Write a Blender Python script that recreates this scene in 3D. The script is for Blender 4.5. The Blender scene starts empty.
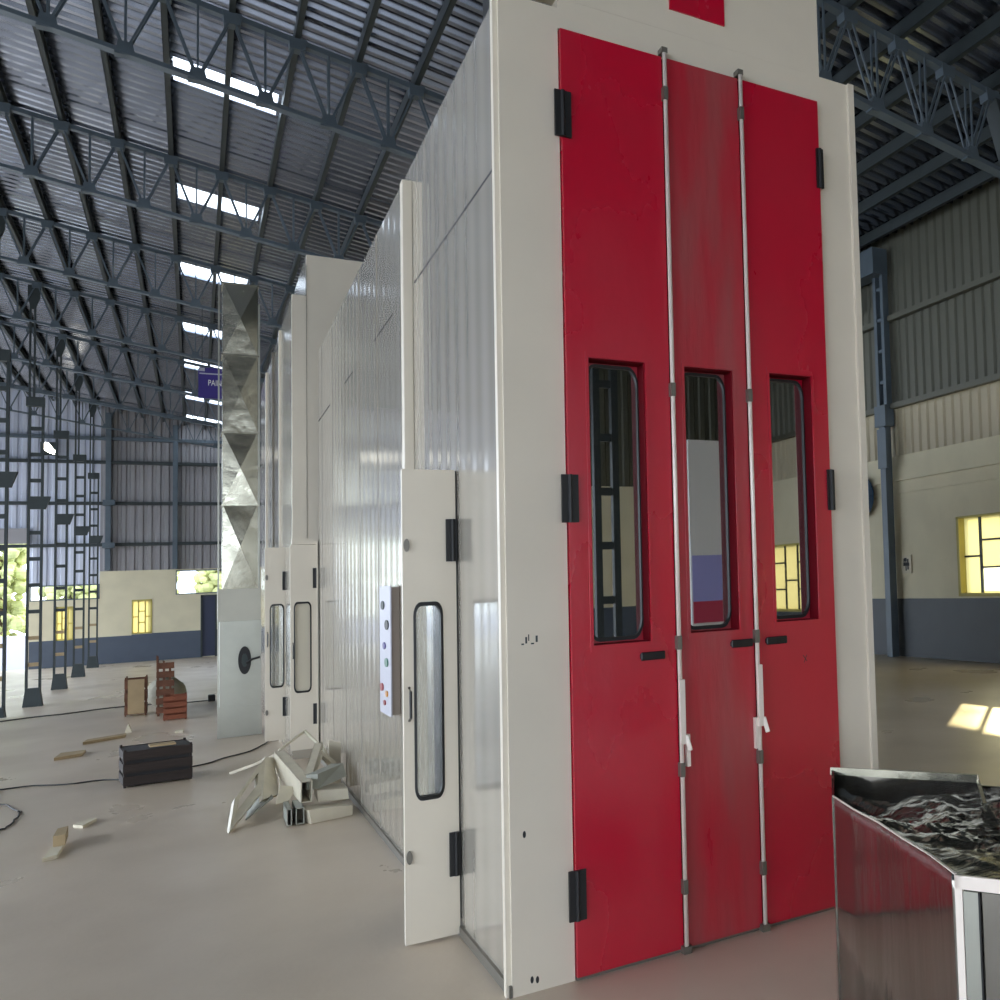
import bpy, math, random
from mathutils import Vector, Matrix
random.seed(7)
S = bpy.context.scene
COL = S.collection

# ------------------------------------------------------------ camera
cd = bpy.data.cameras.new('camera')
cam = bpy.data.objects.new('camera', cd)
COL.objects.link(cam)
cd.sensor_fit = 'HORIZONTAL'
cd.sensor_width = 36.0
cd.lens = 36.0 * 1.00244
cd.shift_x = -0.5
cd.shift_y = 0.00624
cd.clip_start = 0.05
cd.clip_end = 400
cam.matrix_world = Matrix(((0.7791614, -0.00283883, -0.62681692, 0.0),
                           (-0.62523625, -0.07463557, -0.77685853, 0.0),
                           (-0.04457747, 0.99720684, -0.05992809, 1.6),
                           (0, 0, 0, 1)))
S.camera = cam

# ------------------------------------------------------------ world, sun, exposure
W = bpy.data.worlds.new('sky')
S.world = W
W.use_nodes = True
wn = W.node_tree.nodes
bg = wn['Background']
bg.inputs[0].default_value = (0.80, 0.89, 1.0, 1)
bg.inputs[1].default_value = 6.0
sd = bpy.data.lights.new('sun', 'SUN')
sd.energy = 9.0
sd.angle = math.radians(0.6)
sd.color = (1.0, 0.88, 0.62)
sun = bpy.data.objects.new('sun', sd)
COL.objects.link(sun)
sun_dir = Vector((-3.9, -4.4, -1.38)).normalized()
sun.rotation_euler = sun_dir.to_track_quat('-Z', 'Y').to_euler()
S.view_settings.view_transform = 'Standard'
S.view_settings.look = 'None'
S.view_settings.gamma = 1
S.view_settings.use_curve_mapping = False
S.view_settings.exposure = -0.28
S.cycles.max_bounces = 10
S.cycles.diffuse_bounces = 5
S.cycles.glossy_bounces = 5
S.cycles.transparent_max_bounces = 12
S.cycles.sample_clamp_indirect = 6.0
S.cycles.caustics_reflective = False
S.cycles.caustics_refractive = False

# ------------------------------------------------------------ materials
def srgb(r, g, b):
    f = lambda c: ((c / 255 + 0.055) / 1.055) ** 2.4 if c > 10 else c / 255 / 12.92
    return (f(r), f(g), f(b), 1)

def mat(name, col, rough=0.5, metal=0.0, var=0.0, vscale=3.0, bump=0.0, bscale=20.0, spec=0.5,
        stretch=(1, 1, 1), wave=None, col2=None, coat=0.0, rvar=0.0):
    m = bpy.data.materials.new(name)
    m.use_nodes = True
    nt = m.node_tree
    n = nt.nodes
    L = nt.links
    b = n['Principled BSDF']
    b.inputs['Base Color'].default_value = col
    b.inputs['Roughness'].default_value = rough
    b.inputs['Metallic'].default_value = metal
    b.inputs['Specular IOR Level'].default_value = spec
    if coat:
        b.inputs['Coat Weight'].default_value = coat
        b.inputs['Coat Roughness'].default_value = 0.12
    g = n.new('ShaderNodeNewGeometry')
    mp = n.new('ShaderNodeMapping')
    mp.inputs['Scale'].default_value = stretch
    L.new(g.outputs['Position'], mp.inputs['Vector'])
    if var or rvar:
        t = n.new('ShaderNodeTexNoise')
        t.inputs['Scale'].default_value = vscale
        t.inputs['Detail'].default_value = 6
        L.new(mp.outputs[0], t.inputs['Vector'])
        r = n.new('ShaderNodeMapRange')
        r.inputs['From Min'].default_value = 0.22
        r.inputs['From Max'].default_value = 0.78
        r.interpolation_type = 'SMOOTHSTEP'
        L.new(t.outputs['Fac'], r.inputs['Value'])
        if var:
            mx = n.new('ShaderNodeMix')
            mx.data_type = 'RGBA'
            mx.inputs['A'].default_value = col
            c2 = col2 if col2 else tuple(c * (1 - var) for c in col[:3]) + (1,)
            mx.inputs['B'].default_value = c2
            L.new(r.outputs[0], mx.inputs['Factor'])
            L.new(mx.outputs['Result'], b.inputs['Base Color'])
        if rvar:
            rr = n.new('ShaderNodeMapRange')
            rr.inputs['To Min'].default_value = max(0.02, rough - rvar)
            rr.inputs['To Max'].default_value = rough + rvar
            L.new(r.outputs[0], rr.inputs['Value'])
            L.new(rr.outputs[0], b.inputs['Roughness'])
    last = None
    if bump:
        t2 = n.new('ShaderNodeTexNoise')
        t2.inputs['Scale'].default_value = bscale
        t2.inputs['Detail'].default_value = 4
        L.new(mp.outputs[0], t2.inputs['Vector'])
        bp = n.new('ShaderNodeBump')
        bp.inputs['Strength'].default_value = bump
        bp.inputs['Distance'].default_value = 0.02
        L.new(t2.outputs['Fac'], bp.inputs['Height'])
        last = bp
    if wave:
        ax, sc, st = wave
        w = n.new('ShaderNodeTexWave')
        w.wave_type = 'BANDS'
        w.bands_direction = ax
        w.inputs['Scale'].default_value = sc
        w.inputs['Distortion'].default_value = 0.15
        w.inputs['Detail'].default_value = 1.5
        w.inputs['Detail Scale'].default_value = 0.6
        L.new(g.outputs['Position'], w.inputs['Vector'])
        bp2 = n.new('ShaderNodeBump')
        bp2.inputs['Strength'].default_value = st
        bp2.inputs['Distance'].default_value = 0.01
        L.new(w.outputs['Fac'], bp2.inputs['Height'])
        if last:
            L.new(last.outputs[0], bp2.inputs['Normal'])
        last = bp2
    if last:
        L.new(last.outputs[0], b.inputs['Normal'])
    return m

def translucent(name, col, clear, fac):
    m = bpy.data.materials.new(name)
    m.use_nodes = True
    n = m.node_tree.nodes
    L = m.node_tree.links
    n.remove(n['Principled BSDF'])
    t = n.new('ShaderNodeBsdfTranslucent')
    t.inputs[0].default_value = col
    p = n.new('ShaderNodeBsdfTransparent')
    p.inputs[0].default_value = clear
    mx = n.new('ShaderNodeMixShader')
    mx.inputs[0].default_value = fac
    L.new(t.outputs[0], mx.inputs[1])
    L.new(p.outputs[0], mx.inputs[2])
    L.new(mx.outputs[0], n['Material Output'].inputs[0])
    return m

def pane_glass(name, tint, refl, rough=0.01):
    m = bpy.data.materials.new(name)
    m.use_nodes = True
    n = m.node_tree.nodes
    L = m.node_tree.links
    n.remove(n['Principled BSDF'])
    p = n.new('ShaderNodeBsdfTransparent')
    p.inputs[0].default_value = tint
    g = n.new('ShaderNodeBsdfGlossy')
    g.inputs['Roughness'].default_value = rough
    g.inputs['Color'].default_value = (0.95, 0.95, 0.95, 1)
    mx = n.new('ShaderNodeMixShader')
    mx.inputs[0].default_value = refl
    L.new(p.outputs[0], mx.inputs[1])
    L.new(g.outputs[0], mx.inputs[2])
    L.new(mx.outputs[0], n['Material Output'].inputs[0])
    return m

def emit(name, col, st):
    m = bpy.data.materials.new(name)
    m.use_nodes = True
    b = m.node_tree.nodes['Principled BSDF']
    b.inputs['Base Color'].default_value = col
    b.inputs['Emission Color'].default_value = col
    b.inputs['Emission Strength'].default_value = st
    return m

M = {}
M['concrete'] = mat('polished_concrete', srgb(216, 200, 180), 0.33, var=0.2, vscale=0.9, bump=0.05, bscale=30, rvar=0.08, stretch=(1, 0.6, 1))
M['ground'] = mat('outside_ground', srgb(178, 182, 186), 0.9, var=0.2)
M['masonry'] = mat('cream_painted_wall', srgb(226, 218, 190), 0.8, var=0.1, vscale=1.5, bump=0.15, bscale=12)
M['wainscot_grey'] = mat('dark_grey_painted_band', srgb(84, 90, 96), 0.6, var=0.12, vscale=2)
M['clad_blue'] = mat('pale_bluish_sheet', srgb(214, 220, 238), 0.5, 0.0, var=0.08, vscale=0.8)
M['wainscot'] = mat('slate_painted_band', srgb(82, 92, 108), 0.6, var=0.12, vscale=2)
M['clad_dark'] = mat('dark_olive_profiled_sheet', srgb(98, 98, 86), 0.5, 0.2, var=0.1, vscale=0.6)
M['clad'] = mat('grey_profiled_sheet', srgb(160, 158, 162), 0.5, 0.2, var=0.12, vscale=0.6)
M['clad_light'] = mat('pale_profiled_sheet', srgb(196, 186, 160), 0.6, 0.0, var=0.1, vscale=0.8)
M['roof'] = mat('galvalume_roof_sheet', srgb(140, 147, 162), 0.2, 0.95, var=0.25, vscale=0.5)
M['steel'] = mat('blue_grey_steel', srgb(96, 109, 120), 0.5, 0.2, var=0.15)
M['steel_dark'] = mat('dark_grey_steel', srgb(58, 66, 68), 0.55, 0.2, var=0.2)
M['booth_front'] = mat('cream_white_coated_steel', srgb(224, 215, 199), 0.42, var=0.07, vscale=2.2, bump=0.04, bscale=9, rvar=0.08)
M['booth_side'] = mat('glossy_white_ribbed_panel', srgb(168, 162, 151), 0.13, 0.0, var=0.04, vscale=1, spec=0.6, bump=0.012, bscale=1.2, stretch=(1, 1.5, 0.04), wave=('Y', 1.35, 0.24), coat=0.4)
M['red'] = mat('red_painted_door', (0.52, 0.0015, 0.026, 1), 0.30, var=0.12, vscale=2.0, spec=0.9, coat=0.25, bump=0.09, bscale=14, stretch=(1, 1, 0.5), rvar=0.1)
M['red_dusty'] = mat('red_painted_door_dusty', (0.48, 0.006, 0.028, 1), 0.34, var=0.75, vscale=3.0, coat=0.5, col2=(0.33, 0.065, 0.07, 1), bump=0.12, bscale=16, stretch=(2.2, 1, 0.35), spec=0.6, rvar=0.08)
M['red_matte'] = mat('matt_dark_red_reveal', (0.16, 0.001, 0.008, 1), 0.7, spec=0.2)  # door red darkened, the shade of the reveal is in its colour
M['black'] = mat('black_rubber', (0.006, 0.006, 0.007, 1), 0.5)
M['black_gloss'] = mat('black_plastic', (0.012, 0.012, 0.014, 1), 0.25)
M['dark_inside'] = mat('dark_interior', (0.02, 0.02, 0.022, 1), 0.8)
M['rod'] = mat('chrome_rod', srgb(236, 224, 214), 0.3, 0.1)
M['galv'] = mat('galvanised_duct_sheet', srgb(186, 183, 166), 0.2, 0.94, var=0.22, vscale=5, bump=0.3, bscale=5.0, rvar=0.08)
M['galv_flat'] = mat('galvanised_duct_plain', srgb(176, 176, 166), 0.36, 0.8, var=0.15, vscale=3, bump=0.15, bscale=3)
M['panel_galv'] = mat('dull_zinc_collar', srgb(196, 194, 182), 0.5, 0.4, var=0.1)
M['galv_mirror'] = mat('bright_galvanised_sheet', srgb(150, 146, 138), 0.11, 0.95, var=0.2, vscale=3, bump=0.10, bscale=6, stretch=(3, 3, 0.4), rvar=0.04)
M['film'] = mat('crumpled_film', srgb(150, 148, 138), 0.2, 0.85, var=0.45, vscale=4, bump=0.5, bscale=10, stretch=(1, 2.5, 1))
M['crate_dark'] = mat('dark_brown_wood', srgb(46, 34, 29), 0.7, var=0.4, vscale=6, bump=0.2, stretch=(1, 1, 8))
M['crate_brown'] = mat('brown_wood', srgb(112, 70, 48), 0.7, var=0.4, vscale=8, bump=0.2)
M['crate_red'] = mat('reddish_wood', srgb(138, 76, 50), 0.7, var=0.3, vscale=8)
M['board'] = mat('tan_board', srgb(176, 154, 118), 0.7, var=0.15, vscale=8)
M['scrap'] = mat('cream_scrap_panel', srgb(214, 206, 186), 0.35, var=0.15, vscale=7, spec=0.5)
M['scrap_grey'] = mat('grey_scrap_panel', srgb(158, 160, 150), 0.5, var=0.15, vscale=7)
M['sack'] = mat('grey_sack', srgb(160, 156, 142), 0.9, bump=0.5, bscale=15)
M['purple'] = mat('purple_sign', srgb(58, 44, 128), 0.4)
M['white'] = mat('white_paint', srgb(236, 236, 236), 0.5)
M['blue_box'] = mat('blue_painted_metal', srgb(58, 92, 130), 0.4)
M['door_blue'] = mat('navy_door', srgb(48, 56, 82), 0.5)
M['yellow_frame'] = mat('yellow_window_frame', srgb(188, 176, 100), 0.6)
M['panel_lav'] = mat('pale_grey_enclosure', srgb(186, 186, 200), 0.4)
M['panel_side'] = mat('grey_enclosure_side', srgb(140, 128, 118), 0.5)
M['green'] = mat('green_button', srgb(40, 110, 90), 0.3)
M['redb'] = mat('red_button', srgb(150, 30, 40), 0.3)
M['orange'] = mat('yellow_button', srgb(220, 150, 50), 0.3)
M['cable'] = mat('dark_cable', (0.02, 0.02, 0.02, 1), 0.6)
M['leaf'] = mat('foliage', srgb(206, 212, 150), 0.8, var=0.45, vscale=1.5, bump=1.0, bscale=6)
M['bark'] = mat('bark', srgb(90, 76, 60), 0.9)
M['skylight'] = translucent('translucent_roof_sheet', (0.95, 0.97, 1, 1), (0.9, 0.95, 1, 1), 0.55)
M['ypane'] = translucent('yellowed_pane', (0.62, 0.57, 0.36, 1), (1.0, 0.95, 0.7, 1), 0.0)
M['clear'] = translucent('pane_with_clear_glass', (0.98, 0.92, 0.6, 1), (1, 0.96, 0.8, 1), 0.6)
M['refl_glass'] = pane_glass('reflective_door_glass', (0.25, 0.27, 0.28, 1), 0.5)
M['side_glass'] = pane_glass('side_door_glass', (0.86, 0.88, 0.88, 1), 0.10, 0.05)
M['frost'] = mat('cream_covered_glass', srgb(206, 198, 178), 0.4)
M['lamp'] = emit('lamp_lens', (1, 0.95, 0.8, 1), 25)
M['banner_lav'] = mat('lavender_banner', srgb(170, 170, 235), 0.5)
M['banner_red'] = mat('red_banner', srgb(200, 60, 90), 0.5)
M['paper'] = mat('off_white_paper', srgb(214, 206, 184), 0.8)
M['grey_plate'] = mat('grey_latch', srgb(120, 116, 108), 0.4, 0.5)

# ------------------------------------------------------------ mesh helpers
class MB:
    def __init__(s):
        s.v = []; s.f = []; s.mi = []; s.mats = []; s.cur = 0
    def use(s, m):
        if m not in s.mats: s.mats.append(m)
        s.cur = s.mats.index(m); return s
    def poly(s, pts, faces):
        b = len(s.v)
        s.v += [tuple(p) for p in pts]
        for f in faces:
            s.f.append([b + i for i in f]); s.mi.append(s.cur)
        return s
    def box(s, x0, x1, y0, y1, z0, z1):
        p = [(x0,y0,z0),(x1,y0,z0),(x1,y1,z0),(x0,y1,z0),(x0,y0,z1),(x1,y0,z1),(x1,y1,z1),(x0,y1,z1)]
        return s.poly(p, [(0,3,2,1),(4,5,6,7),(0,1,5,4),(1,2,6,5),(2,3,7,6),(3,0,4,7)])
    def hexa(s, bot, top):
        return s.poly(list(bot) + list(top), [(0,3,2,1),(4,5,6,7),(0,1,5,4),(1,2,6,5),(2,3,7,6),(3,0,4,7)])
    def bar(s, a, b, w, h=None, up=(0, 0, 1)):
        h = h or w
        a = Vector(a); b = Vector(b); d = (b - a).normalized()
        u = Vector(up)
        if abs(d.dot(u)) > 0.98: u = Vector((0, 1, 0))
        r = d.cross(u).normalized(); u = r.cross(d).normalized()
        q = [(-1,-1),(1,-1),(1,1),(-1,1)]
        A = [a + r * (w/2*i) + u * (h/2*j) for i, j in q]
        B = [b + r * (w/2*i) + u * (h/2*j) for i, j in q]
        return s.poly(A + B, [(0,1,2,3),(7,6,5,4),(0,4,5,1),(1,5,6,2),(2,6,7,3),(3,7,4,0)])
    def tube(s, pts, r, n=8):
        pts = [Vector(p) for p in pts]; rings = []
        for i, p in enumerate(pts):
            d = (pts[min(i+1, len(pts)-1)] - pts[max(i-1, 0)]).normalized()
            u = Vector((0,0,1)) if abs(d.z) < .9 else Vector((0,1,0))
            a = d.cross(u).normalized(); b = d.cross(a)
            rings.append([p + a*(r*math.cos(2*math.pi*k/n)) + b*(r*math.sin(2*math.pi*k/n)) for k in range(n)])
        V = [q for ri in rings for q in ri]; F = []
        for i in range(len(pts)-1):
            for k in range(n):
                F.append((i*n+k, i*n+(k+1)%n, (i+1)*n+(k+1)%n, (i+1)*n+k))
        F.append(tuple(range(n))[::-1]); F.append(tuple((len(pts)-1)*n+k for k in range(n)))
        return s.poly(V, F)
    def disc(s, c, ru, rv, U, V_, N, t, n=24):
        c = Vector(c); U = Vector(U); V_ = Vector(V_); N = Vector(N)
        A = [c + U*(ru*math.cos(2*math.pi*k/n)) + V_*(rv*math.sin(2*math.pi*k/n)) for k in range(n)]
        B = [p + N*t for p in A]
        F = [tuple(range(n))[::-1], tuple(n+k for k in range(n))]
        for k in range(n): F.append((k, (k+1)%n, n+(k+1)%n, n+k))
        return s.poly(A + B, F)
    def prism(s, pts, off):
        o = Vector(off); n = len(pts)
        A = [Vector(p) for p in pts]; B = [p + o for p in A]
        F = [tuple(range(n))[::-1], tuple(n+k for k in range(n))]
        for k in range(n): F.append((k, (k+1)%n, n+(k+1)%n, n+k))
        return s.poly(A + B, F)
    def ring(s, outer, inner, off):
        """frame between two loops of equal length, extruded by off"""
        o = Vector(off); n = len(outer)
        O = [Vector(p) for p in outer]; I = [Vector(p) for p in inner]
        V = O + I + [p+o for p in O] + [p+o for p in I]; F = []
        for k in range(n):
            j = (k+1) % n
            F += [(k, n+k, n+j, j), (2*n+k, 2*n+j, 3*n+j, 3*n+k), (k, j, 2*n+j, 2*n+k), (n+k, 3*n+k, 3*n+j, n+j)]
        return s.poly(V, F)
    def build(s, name, m=None, parent=None, bevel=0, smooth=False):
        me = bpy.data.meshes.new(name)
        me.from_pydata(s.v, [], s.f)
        if s.mats:
            for mm in s.mats: me.materials.append(mm)
            for p, i in zip(me.polygons, s.mi): p.material_index = i
        else:
            me.materials.append(m)
        import bmesh
        bm = bmesh.new(); bm.from_mesh(me)
        bmesh.ops.recalc_face_normals(bm, faces=bm.faces)
        bm.to_mesh(me); bm.free()
        if smooth:
            for p in me.polygons: p.use_smooth = True
        o = bpy.data.objects.new(name, me)
        COL.objects.link(o)
        if parent: o.parent = parent
        if bevel:
            b = o.modifiers.new('bevel', 'BEVEL'); b.width = bevel; b.segments = 2; b.limit_method = 'ANGLE'
        return o

def tag(o, label=None, cat=None, group=None, kind=None):
    if label: o['label'] = label
    if cat: o['category'] = cat
    if group: o['group'] = group
    if kind: o['kind'] = kind
    return o

def empty(name, loc=(0, 0, 0), label=None, cat=None, group=None, kind=None):
    o = bpy.data.objects.new(name, None)
    o.location = loc
    o.empty_display_size = 0.1
    COL.objects.link(o)
    return tag(o, label, cat, group, kind)

def relocate(root):
    """children were built in world coordinates: make them local to the root's place"""
    off = root.location.copy()
    for ch in root.children:
        ch.location = ch.location - off
    return root

def copy_tree(o, parent=None):
    c = o.copy(); COL.objects.link(c)
    if parent: c.parent = parent
    for ch in list(o.children): copy_tree(ch, c)
    return c

def rounded(x0, x1, z0, z1, r, rz=None, n=5):
    rz = rz or r
    pts = []
    for cx, cz, a0 in ((x1-r, z1-rz, 0), (x0+r, z1-rz, 90), (x0+r, z0+rz, 180), (x1-r, z0+rz, 270)):
        for k in range(n+1):
            a = math.radians(a0 + 90*k/n)
            pts.append((cx + r*math.cos(a), cz + rz*math.sin(a)))
    return pts

# ------------------------------------------------------------ dimensions
XR = 10.42                      # right wall
RIDGE = -7.05
YB = 60.0                       # far gable
YF0 = -14.0                     # gable behind the photographer
LOW = -0.95                     # level of the far end of the floor
def chord_z(x): return 7.8 + 0.19 * (XR - x)
def roof_z(x):
    return chord_z(x) + 0.24 if x >= RIDGE else chord_z(RIDGE) + 0.24 - 0.19 * (RIDGE - x)
def sm(t):
    t = max(0, min(1, t)); return t*t*(3-2*t)
def floor_z(x, y):
    return LOW * sm((y - 20.8) / 8.5) * sm((4.2 - x) / 2.6)

# ------------------------------------------------------------ floor
mb = MB()
xs = [-15, -12, -10, -8, -6, -5, -4, -3, -2, -1, 0, 1] + [1.6 + .3*i for i in range(10)] + [5, 7, 9, XR+.1]
ys = [YF0-1, -10, -5, 0, 5, 10, 15, 18, 20] + [20.8 + .6*i for i in range(15)] + [31, 36, 42, 50, YB+.1]
V = [(x, y, floor_z(x, y)) for y in ys for x in xs]
F = []
nx = len(xs)
for j in range(len(ys)-1):
    for i in range(nx-1):
        F.append((j*nx+i, j*nx+i+1, (j+1)*nx+i+1, (j+1)*nx+i))
mb.poly(V, F)
fl = mb.build('floor', M['concrete'], smooth=True); tag(fl, kind='structure')
g = MB().box(-120, 120, -80, 160, -1.6, -1.3).build('ground', M['ground']); tag(g, kind='structure')

# ------------------------------------------------------------ roof sheeting with real ribs, open where the skylights sit
SKY = [(19.6, 20.5), (25.7, 26.7), (31.8, 32.9), (38.6, 39.8), (44.5, 46.1), (51.4, 53.2), (57.8, 59.2)]
SX0, SX1 = -0.27, 1.07
def corr_profile(a, b, period=0.30, depth=0.085):
    out = []; n = int((b-a)/period)
    for i in range(n):
        y = a + i*period
        out += [(y, 0), (y+period*.30, 0), (y+period*.42, depth), (y+period*.84, depth), (y+period*.96, 0)]
    out.append((b, 0)); return out
mb = MB()
prof = corr_profile(YF0, YB+.6)
def strip(x0, x1, skip=()):
    for (ya, da), (yb, db) in zip(prof, prof[1:]):
        if any(a <= (ya+yb)/2 <= b for a, b in skip): continue
        mb.poly([(x0, ya, roof_z(x0)+da), (x1, ya, roof_z(x1)+da), (x1, yb, roof_z(x1)+db), (x0, yb, roof_z(x0)+db)], [(0, 1, 2, 3)])
strip(-14, RIDGE); strip(RIDGE, SX0); strip(SX0, SX1, SKY); strip(SX1, XR+.3)
ce = mb.build('ceiling', M['roof']); tag(ce, kind='structure')
for i, (a, b) in enumerate(SKY):
    m2 = MB(); m2.prism([(SX0-.02, a-.1, roof_z(SX0)+.05), (SX1+.02, a-.1, roof_z(SX1)+.05), (SX1+.02, b+.1, roof_z(SX1)+.05), (SX0-.02, b+.1, roof_z(SX0)+.05)], (0, 0, .01))
    o = m2.build('window_%d' % (i+31), M['skylight']); tag(o, kind='structure')

# ------------------------------------------------------------ walls
def corr_wall(name, fixed, axis, u0, u1, zb, zt, m, parent, inward, period=0.26, depth=0.04):
    mb = MB(); p = corr_profile(u0, u1, period, depth)
    P = (lambda u, d, z: (fixed + inward*d, u, z)) if axis == 'y' else (lambda u, d, z: (u, fixed + inward*d, z))
    for (ua, da), (ub, db) in zip(p, p[1:]):
        mb.poly([P(ua, da, zb), P(ub, db, zb), P(ub, db, zt(ub)), P(ua, da, zt(ua))], [(0, 1, 2, 3)])
    o = mb.build(name, m, parent); return o

def panel_wall(mb, const0, const1, axis, us, zs, holes):
    """wall slab split on a grid, holes = list of (u0,u1,z0,z1)"""
    for ua, ub in zip(us, us[1:]):
        for za, zb in zip(zs, zs[1:]):
            uc, zc = (ua+ub)/2, (za+zb)/2
            if any(h[0] < uc < h[1] and h[2] < zc < h[3] for h in holes): continue
            if axis == 'y': mb.box(const0, const1, ua, ub, za, zb)
            else: mb.box(ua, ub, const0, const1, za, zb)

# right wall
WIN_R = [(11.35, 14.13, 1.11, 2.50), (-13.4, -11.0, 0.80, 2.32), (22, 24.6, 1.11, 2.5), (-4.5, -2.0, 1.11, 2.5), (31, 33.6, 1.11, 2.5), (17.6, 20.2, 1.11, 2.5)]
wr = MB()
FILL_OPENING = (2.5, 8.5, -.02, 2.7)  # unseen opening, added to let daylight onto the right side
us = sorted({YF0, YB, 2.5, 8.5} | {h[0] for h in WIN_R} | {h[1] for h in WIN_R})
zs = sorted({-1.3, -.02, 2.7, 1.08, 0.8, 1.11, 2.32, 2.5, 3.78})
wr.use(M['masonry'])
panel_wall(wr, XR, XR+.25, 'y', us, zs, WIN_R + [FILL_OPENING])
wall_right = wr.build('wall_right'); tag(wall_right, kind='structure')
m2 = MB()
for a, b in ((YF0, -13.4), (-13.4, -11.0), (-11.0, 2.5), (8.5, YB)):
    m2.box(XR-.012, XR+.002, a, b, -1.3, 0.80 if a == -13.4 else 1.08)
m2.build('wainscot', M['wainscot_grey'], wall_right)
m2 = MB().box(XR-.05, XR, 8.5, YB, 3.30, 3.345).box(XR-.03, XR, 8.5, YB, 3.06, 3.075); m2.build('ledge', M['masonry'], wall_right)
corr_wall('cladding', XR+.06, 'y', YF0, YB, 3.78, lambda u: 4.72, M['clad_light'], wall_right, -1)
corr_wall('cladding', XR+.02, 'y', YF0, YB, 4.70, lambda u: roof_z(XR)+.05, M['clad_dark'], wall_right, -1)
for i, z in enumerate((4.72, 6.4)):
    o = MB().box(XR-.14, XR-.02, YF0, YB, z-.05, z+.05).build('trim_%d' % (i+1), M['clad_dark']); tag(o, kind='structure')

def window_y(name, y0, y1, z0, z1, ys_, zs_, frame_m, barm, clear=None):
    """window set in the right wall"""
    e = empty(name, (XR, (y0+y1)/2, z0), kind='structure')
    fr = MB(); t = .07
    for a, b, c, d in ((y0, y0+t, z0, z1), (y1-t, y1, z0, z1), (y0, y1, z0, z0+t*.8), (y0, y1, z1-t*.5, z1)):
        fr.box(XR-.03, XR+.2, a, b, c, d)
    fr.build('window_frame', frame_m, e)
    mu = MB()
    for yy in ys_: mu.box(XR+.08, XR+.12, yy-.03, yy+.03, z0, z1)
    ysl = [y0] + list(ys_) + [y1]
    for k in range(len(ysl)-1):
        for zz in zs_[k % len(zs_)]: mu.box(XR+.08, XR+.12, ysl[k], ysl[k+1], zz-.015, zz+.015)
    mu.build('window_bars', barm, e)
    if clear:
        a, b, c, d = clear
        p = MB().box(XR+.10, XR+.105, y0, a, z0, z1).box(XR+.10, XR+.105, b, y1, z0, z1).box(XR+.10, XR+.105, a, b, z0, c).box(XR+.10, XR+.105, a, b, d, z1)
        p.build('pane', M['ypane'], e); MB().box(XR+.10, XR+.105, a, b, c, d).build('clear_pane', M['clear'], e)
    else: MB().box(XR+.10, XR+.105, y0, y1, z0, z1).build('pane', M['ypane'], e)
    relocate(e); return e
window_y('window_1', 11.35, 14.13, 1.11, 2.50, (11.9, 12.45, 13.0, 13.6), [(1.8,), (1.62, 2.1), (1.8,), (1.6, 2.07), (1.8,)], M['yellow_frame'], M['steel_dark'], clear=(12.1, 13.6, 1.2, 1.6))
window_y('window_2', -13.4, -11.0, .80, 2.32, (-12.7, -12.0, -11.4), [(1.5,), (1.3, 1.9)], M['yellow_frame'], M['steel_dark'])
for k, h in enumerate(WIN_R[2:]):
    window_y('window_%d' % (21+k), *h, (h[0]+.9, h[0]+1.7), [(1.8,), (1.6, 2.1)], M['yellow_frame'], M['steel_dark'])

# far gable
HB = [(-2.16, -1.46, .30, 1.84), (-4.66, -4.08, .20, 1.67), (-5.5, -3.25, 1.95, 2.62), (-0.63, 2.4, 2.00, 3.12), (-8.2, -5.54, -1.35, 4.6), (.31, .83, -.92, 1.89),
      (-13, -9, -1.35, 4.6), (-5.54, -3.25, 2.62, 3.3)]
us = sorted({-14, XR} | {h[0] for h in HB} | {h[1] for h in HB})
zs = sorted({-1.35, .28, 3.17} | {z for h in HB for z in h[2:] if z < 3.17})
mb = MB(); panel_wall(mb, YB, YB+.25, 'x', us, zs, HB)
wb = mb.build('wall_back', M['masonry']); tag(wb, kind='structure')
mb = MB()
for a, b, t in ((-5.5, -4.66, .22), (-4.66, -4.08, .2), (-4.08, -2.16, .25), (-2.16, -1.46, .28), (-1.46, .31, .3), (.83, XR, .3)):
    mb.box(a, b, YB-.012, YB+.002, -1.35, t)
mb.build('wainscot', M['wainscot'], wb)
corr_wall('cladding', YB+.08, 'x', -3.25, XR, 3.12, lambda u: roof_z(u)+.09, M['clad'], wb, -1, 0.3, .06)
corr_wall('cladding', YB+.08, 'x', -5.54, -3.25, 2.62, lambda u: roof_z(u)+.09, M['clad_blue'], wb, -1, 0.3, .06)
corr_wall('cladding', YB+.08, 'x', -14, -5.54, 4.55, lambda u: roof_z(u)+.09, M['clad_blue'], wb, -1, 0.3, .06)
for i, z in enumerate((4.35, 6.2, 8.05)):
    o = MB().box(-14, XR, YB-.2, YB+.02, z-.07, z+.07).build('trim_%d' % (i+3), M['steel_dark']); tag(o, kind='structure')
o = MB().box(-14, XR, YB-.16, YB+.02, 9.05, 9.2).build('trim_6', M['steel']); tag(o, kind='structure')
for i, (x0, x1, z0, z1) in enumerate(((-2.16, -1.46, .30, 1.84), (-4.66, -4.08, .20, 1.67))):
    e = empty('window_%d' % (6+i), (x0, YB, z0), kind='structure')
    fr = MB()
    for a, b, c, d in ((x0, x0+.05, z0, z1), (x1-.05, x1, z0, z1), (x0, x1, z0, z0+.06), (x0, x1, z1-.06, z1)): fr.box(a, b, YB-.02, YB+.2, c, d)
    w3 = (x1-x0)/3
    for k in (1, 2): fr.box(x0+w3*k-.02, x0+w3*k+.02, YB+.06, YB+.1, z0, z1)
    for k, q in ((0, .5), (1, .33), (1, .66), (2, .5)): fr.box(x0+w3*k, x0+w3*(k+1), YB+.06, YB+.1, z0+(z1-z0)*q-.02, z0+(z1-z0)*q+.02)
    fr.build('window_frame', M['yellow_frame'], e)
    MB().box(x0, x1, YB+.08, YB+.085, z0, z1).build('pane', M['ypane'], e)
    relocate(e)
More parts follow.
